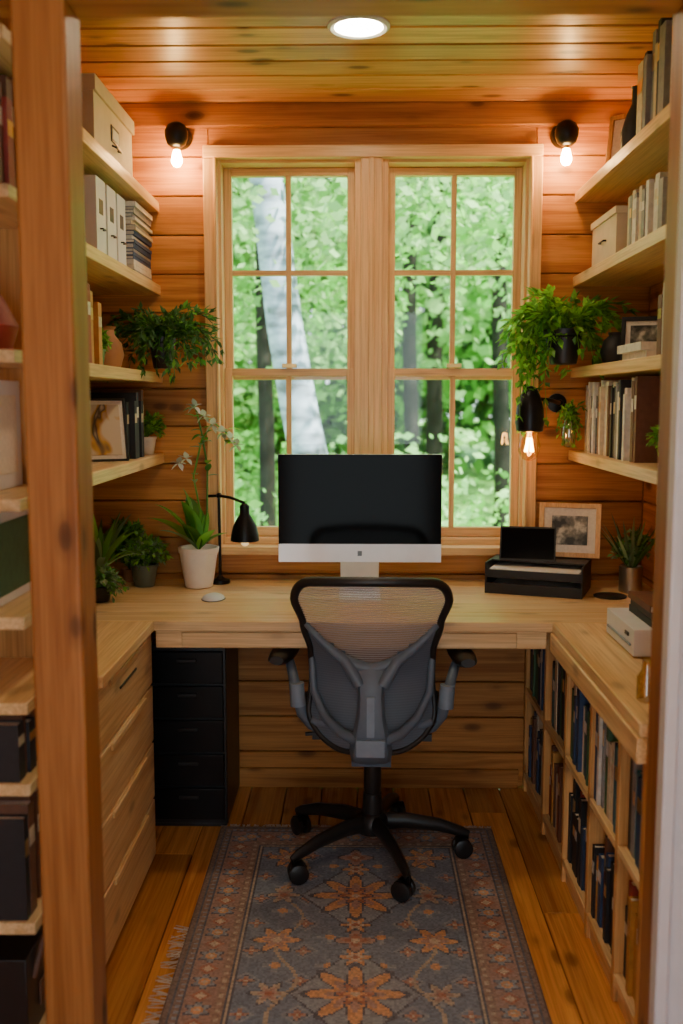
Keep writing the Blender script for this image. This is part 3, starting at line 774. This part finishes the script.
def frame(name, c, w, h, rz, lean, fm, pm, border=.02, matw=.03):
    b = B(); b.M = Matrix.Translation(c) @ Matrix.Rotation(rz, 4, 'Z') @ Matrix.Rotation(-lean, 4, 'X')
    b.box(-w / 2, -w / 2 + border, 0, .016, 0, h, fm); b.box(w / 2 - border, w / 2, 0, .016, 0, h, fm)
    b.box(-w / 2 + border, w / 2 - border, 0, .016, 0, border, fm); b.box(-w / 2 + border, w / 2 - border, 0, .016, h - border, h, fm)
    b.box(-w / 2 + border, w / 2 - border, .006, .012, border, h - border, PAPER)
    q = border + matw; b.box(-w / 2 + q, w / 2 - q, .004, .006, q, h - q, pm)
    b.box(-.02, .02, .016, .02, h * .1, h * .8, BLK)
    return b.done(name, .0015)
frame("picture_frame", (-.775, 2.93, LS[3] + .002), .20, .19, math.radians(28), .22, BLK, PRINT, .006, .012)
books("book_row", -.69, -1, 3.05, 3.27, LS[3], (.17, .23), .2, [BC[5], BC[5], BC[3]])
b = B(); b.lim = LIM; c = (-.715, 3.345, LS[3]); pot(b, c, .026, .036, .06, CERAM)
trailing(b, (c[0], c[1], c[2] + .05), 40, .06, .08, .02, .022, [LF_M, LF_B], 5, 3, .6); b.done("potted_succulent")
books("book_row", -.72, -1, 2.40, 2.70, LS[3], (.15, .2), .18, [BC[9], BC[7], BC[4]])

z = RS[0]
books("book_row", .745, 1, 2.30, 2.86, z, (.20, .265), .2, [BC[5], BC[3], BC[7], BC[4], BC[3]], (.02, .05))
frame("picture_frame", (.83, 3.18, z + .002), .16, .20, math.radians(-40), .16, P_z, PAPER, .014, .02)
b = B(); b.lathe((.80, 2.98, z), [(.03, 0), (.042, .01), (.045, .08), (.03, .13), (.016, .16), (.016, .20), (.02, .205), (.014, .2)], BC[5]); b.done("bottle_vase")
z = RS[1]
b = B(); b.box(.75, .95, 2.98, 3.28, z, z + .13, CREAM); b.box(.745, .955, 2.975, 3.285, z + .13, z + .15, CREAM); b.tube([(.75, 3.10, z + .07), (.742, 3.10, z + .07), (.742, 3.16, z + .07), (.75, 3.16, z + .07)], .003, BLKM, 6); b.done("storage_box", .003)
books("book_row", .75, 1, 2.45, 2.93, z, (.13, .17), .18, [BC[9], BC[4], BC[9], BC[7]])
z = RS[2]
stack("book_stack", .75, .93, 2.66, 2.90, z, 2, (.02, .026), [BC[4], BC[9]])
frame("picture_frame", (.86, 2.98, z + .002), .17, .14, math.radians(-18), .2, BLK, PHOTO, .012, .014)
b = B(); b.lathe((.80, 3.14, z), [(.025, 0), (.04, .01), (.048, .04), (.038, .075), (.022, .09), (.026, .10), (.02, .099)], BC[5]); b.done("round_vase")
books("book_row", .76, 1, 2.35, 2.62, z, (.15, .19), .18, [BC[9], BC[3], BC[7]])
z = RS[3]
books("book_row", .745, 1, 2.72, 3.33, z, (.17, .235), .2, [BC[9], BC[4], BC[5], BC[7], BC[3], BC[9], BC[5]], (.012, .03))
b = B(); b.lim = (-1, RW - .012, 3.40, 0); c = (.79, 2.52, z); pot(b, c, .024, .032, .05, BLK); trailing(b, (c[0], c[1], c[2] + .04), 36, .06, .07, .03, .02, [LF_M, LF_B], 5, 3, .6); b.done("potted_succulent")
b = B(); b.lim = (-1, RW - .012, 3.40, 0); c = (.695, 3.30, 1.215)
b.lathe(c, [(.012, 0), (.02, .01), (.024, .05), (.018, .08), (.012, .10), (.014, .105), (.010, .104)], glass("amber_glass", .7, (.7, .8, .5)))
b.tube([(c[0], c[1], 1.315), (c[0], 3.38, 1.33), (c[0], 3.405, 1.33)], .002, BLKM, 6)
trailing(b, (c[0], c[1], 1.31), 22, .045, .07, .12, .02, [LF_M, LF_B], 6, 2, .6); b.done("hanging_glass_vase")

b = B(); b.M = Matrix.Translation((.592, 3.225, DZ)) @ Matrix.Rotation(math.radians(-20), 4, 'Z')
w, d = .155, .105
b.box(-w, w, -d, d, 0, .006, BLK); b.box(-w, -w + .005, -d, d, .006, .10, BLK); b.box(w - .005, w, -d, d, .006, .10, BLK)
b.box(-w + .005, w - .005, d - .005, d, .006, .10, BLK); b.box(-w + .005, w - .005, -d, d - .005, .052, .057, BLK)
b.box(-w + .005, w - .005, -d, -d + .004, .006, .034, BLK); b.box(-w + .005, w - .005, -d, -d + .004, .057, .078, BLK)
b.box(-w + .012, w - .012, -d + .01, d - .015, .007, .025, PAPER); b.box(-w + .012, w - .012, -d + .01, d - .012, .058, .080, PAPER)
b.box(-w + .005, w - .005, -.03, d - .005, .095, .10, BLK)
b.done("letter_tray", .001)
b = B(); b.M = Matrix.Translation((.550, 3.205, DZ + .101)) @ Matrix.Rotation(math.radians(-12), 4, 'Z') @ Matrix.Rotation(math.radians(-22), 4, 'X')
b.box(-.09, .09, 0, .01, 0, .115, BLK); b.box(-.085, .085, -.001, 0, .006, .109, SCREEN); b.box(-.03, .03, .01, .014, .0, .07, BLKM); b.done("tablet", .003)
frame("picture_frame", (.695, 3.26, DZ + .104), .20, .18, math.radians(-16), .20, T_z, PHOTO, .016, .026)
b = B(); c = (.885, 3.20, DZ); b.lim = (-1, RW - .012, 3.40, 0); b.lathe(c, [(.034, 0), (.037, .003), (.037, .085), (.034, .087), (.032, .075)], SILV); b.lathe((c[0], c[1], DZ + .073), [(.001, .002), (.033, 0)], SOIL)
spiky(b, (c[0], c[1], DZ + .07), 34, .24, .012, [LF_G, LF_M, LF_D], .8, .2); trailing(b, (c[0], c[1], DZ + .08), 40, .06, .11, .01, .020, [LF_G, LF_M], 4, 3, .7); b.done("potted_rosemary")
b = B(); b.lathe((.80, 3.12, DZ), [(.05, 0), (.052, .004), (.048, .006)], BLK); b.done("coaster")
b = B(); b.box(.665, .95, 2.36, 2.62, DZ + .004, DZ + .07, WHITE); b.box(.69, .93, 2.38, 2.60, DZ, DZ + .004, BLK); b.box(.66, .665, 2.38, 2.60, DZ + .025, DZ + .032, GREYL); b.box(.661, .665, 2.40, 2.43, DZ + .045, DZ + .055, BLK); b.done("printer", .006, 3)
stack("book_stack", .715, .93, 2.38, 2.58, DZ + .0705, 3, (.014, .02), [BC[3], BC[5], BC[4]])
b = B(); b.lathe((.60, 2.02, DZ), [(.018, 0), (.021, .003), (.021, .05), (.012, .065), (.010, .085), (.013, .09), (.009, .089)], glass("yellow_glass", .6, (.9, .8, .4))); b.done("glass_bottle")
b = B(); b.ball((.64, 1.96, DZ + .022), (.024, .024, .022), LF_B); b.lathe((.64, 1.96, DZ + .04), [(.003, 0), (.002, .012)], BC[3]); b.done("ornament_apple")

# ------------------------------------------------------------------ outdoors
GR = simple("grass", (.14, .34, .06), .9, var=.5, scale=3)
BARK = simple("bark_dark", (.028, .028, .022), .95, var=.4, scale=5)
BARK.node_tree.nodes["Principled BSDF"].inputs["Specular IOR Level"].default_value = 0.1
m, nt, p = newmat("birch_bark"); tcn = N(nt, "ShaderNodeTexCoord"); mp_ = N(nt, "ShaderNodeMapping"); mp_.inputs["Scale"].default_value = (3, 3, 10)
nz = N(nt, "ShaderNodeTexNoise"); nz.inputs["Scale"].default_value = 1.2; nz.inputs["Detail"].default_value = 3
nt.links.new(tcn.outputs["Object"], mp_.inputs["Vector"]); nt.links.new(mp_.outputs[0], nz.inputs["Vector"])
rp = ramp(nt, [(.32, (.10, .12, .13)), (.47, (.24, .30, .37)), (.62, (.40, .48, .58))]); nt.links.new(nz.outputs["Fac"], rp.inputs["Fac"]); nt.links.new(rp.outputs["Color"], p.inputs["Base Color"]); p.inputs["Roughness"].default_value = .8; BIRCH = m
b = B()
nx, ny = 30, 30; vs = []; fs = []
for i in range(nx + 1):
    for j in range(ny + 1):
        x = -20 + 40 * i / nx; y = 3.6 + 36 * j / ny; vs.append((x, y, -.5 + .06 * math.sin(x * 1.3 + y) + .035 * max(0, y - 9)))
for i in range(nx):
    for j in range(ny): fs.append((i * (ny + 1) + j, (i + 1) * (ny + 1) + j, (i + 1) * (ny + 1) + j + 1, i * (ny + 1) + j + 1))
b.add(vs, fs, GR, .5, True); b.done("ground_lawn")
def tree(name, x, y, r, lean, h, mat, br=5):
    b = B(); pts = []; rad = []
    for k in range(13):
        t = k / 12; pts.append((x + lean * t * h + .025 * math.sin(k * 1.3), y + .03 * math.sin(k), -.6 + h * t)); rad.append(r * (1.2 - .6 * t) if k else r * 1.6)
    b.tube(pts, rad, mat, 14)
    for i in range(br):
        k = R.randint(6, 11); p = Vector(pts[k]); a = U(0, 6.28); q = [p]
        for j in range(4): q.append(q[-1] + Vector((math.cos(a) * .5, math.sin(a) * .5, U(.1, .5))) * U(.7, 1.2))
        b.tube(q, [rad[k] * .4, rad[k] * .3, rad[k] * .2, rad[k] * .12, rad[k] * .05], mat, 7)
    return b.done(name)
tree("birch_tree", -.09, 7.0, .125, -.160, 7.5, BIRCH)
for x, y, r, l in ((-.80, 8.4, .06, .01), (.55, 10.5, .07, .0), (.95, 13, .10, .02), (1.75, 12, .09, -.02), (-2.4, 14, .2, .02), (.1, 12.5, .07, .03), (3.6, 13, .18, 0), (-3.8, 12, .2, 0)):
    tree("forest_tree", x, y, r, l, 10, BARK)
def foliage(name, centers, n, leaf, mats, seed):
    rs = np.random.RandomState(seed); C = np.array([c[:3] for c in centers]); S = np.array([c[3:6] for c in centers])
    k = rs.randint(0, len(C), n); P = C[k] + np.clip(rs.randn(n, 3), -1.8, 1.8) * S[k] * .5
    a = rs.randn(n, 3); a[:, 2] *= .6; a /= np.linalg.norm(a, axis=1)[:, None]; q = rs.randn(n, 3); q[:, 2] *= .5
    bb = np.cross(a, q); bb /= np.linalg.norm(bb, axis=1)[:, None]
    L = (leaf * rs.uniform(.6, 1.4, n))[:, None]
    V = np.stack([P - a * L * .5, P - bb * L * .3, P + a * L * .5, P + bb * L * .3], 1).reshape(-1, 3)
    F = np.arange(4 * n).reshape(-1, 4)
    me = bpy.data.meshes.new(name); me.from_pydata(V.tolist(), [], F.tolist())
    for m in mats: me.materials.append(m)
    cl = rs.rand(len(C)); r = np.clip(cl[k] * .6 + rs.rand(n) * .4, 0, 1)
    at = me.attributes.new("rnd", 'FLOAT', 'FACE'); at.data.foreach_set("value", r)
    me.polygons.foreach_set("material_index", ((rs.rand(len(C)) > .5)[k]).astype(int) % len(mats))
    me.update(); ob = bpy.data.objects.new(name, me); scene.collection.objects.link(ob)
cs = [(U(-3, 3.4), U(6.5, 10), U(2.0, 5.5), U(.7, 1.5), U(.6, 1.2), U(.25, .6)) for _ in range(50)]
foliage("tree_canopy_near", cs, 19000, .085, [F_OUT, F_OUT2], 1)
cs = [(U(-7, 7), U(11, 18), U(1.9, 9), U(1, 2.4), U(1, 2), U(.5, 1.2)) for _ in range(105)]
foliage("tree_canopy_far", cs, 30000, .19, [F_OUT, F_OUT2], 2)
cs = [(U(-4.5, 4.5), U(6.8, 10.5), U(-.4, .40), U(.7, 1.3), U(.6, 1.0), U(.5, .9)) for _ in range(34)]
foliage("garden_shrubs", cs, 16000, .09, [F_OUT2, F_OUT], 3)
cs = [(U(-12, 12), U(19, 24), U(-.5, 8.5), U(2, 3.5), U(1, 2), U(1, 2)) for _ in range(95)]
foliage("forest_edge", cs, 26000, .42, [F_DK, F_OUT], 4)

# ------------------------------------------------------------------ light
w = bpy.data.worlds.new("World"); scene.world = w; w.use_nodes = True; nt = w.node_tree
bg = nt.nodes["Background"]; tc = N(nt, "ShaderNodeTexCoord"); sp = N(nt, "ShaderNodeSeparateXYZ")
nt.links.new(tc.outputs["Generated"], sp.inputs[0])
rp = ramp(nt, [(0.0, (.80, .92, .95)), (.5, (.6, .8, 1.0))]); nt.links.new(sp.outputs["Z"], rp.inputs["Fac"]); nt.links.new(rp.outputs["Color"], bg.inputs["Color"])
bg.inputs["Strength"].default_value = 4.2
sd = bpy.data.lights.new("sun", 'SUN'); sd.energy = 28; sd.angle = .03; sd.color = (1, .95, .84)
so = bpy.data.objects.new("sun", sd); scene.collection.objects.link(so)
so.rotation_euler = Vector((-.55, .35, -.9)).to_track_quat('-Z', 'Y').to_euler(); so.location = (3, 5, 9)

# ------------------------------------------------------------------ camera
cd = bpy.data.cameras.new("camera"); cd.lens = 34.98; cd.sensor_width = 36
cd.dof.use_dof = True; cd.dof.focus_distance = 3.0; cd.dof.aperture_fstop = 2.4; cd.clip_start = .05
co = bpy.data.objects.new("camera", cd); scene.collection.objects.link(co)
co.location = (0, 0, 1.37); co.rotation_euler = (math.radians(90 - 6.42), 0, math.radians(.95))
scene.camera = co
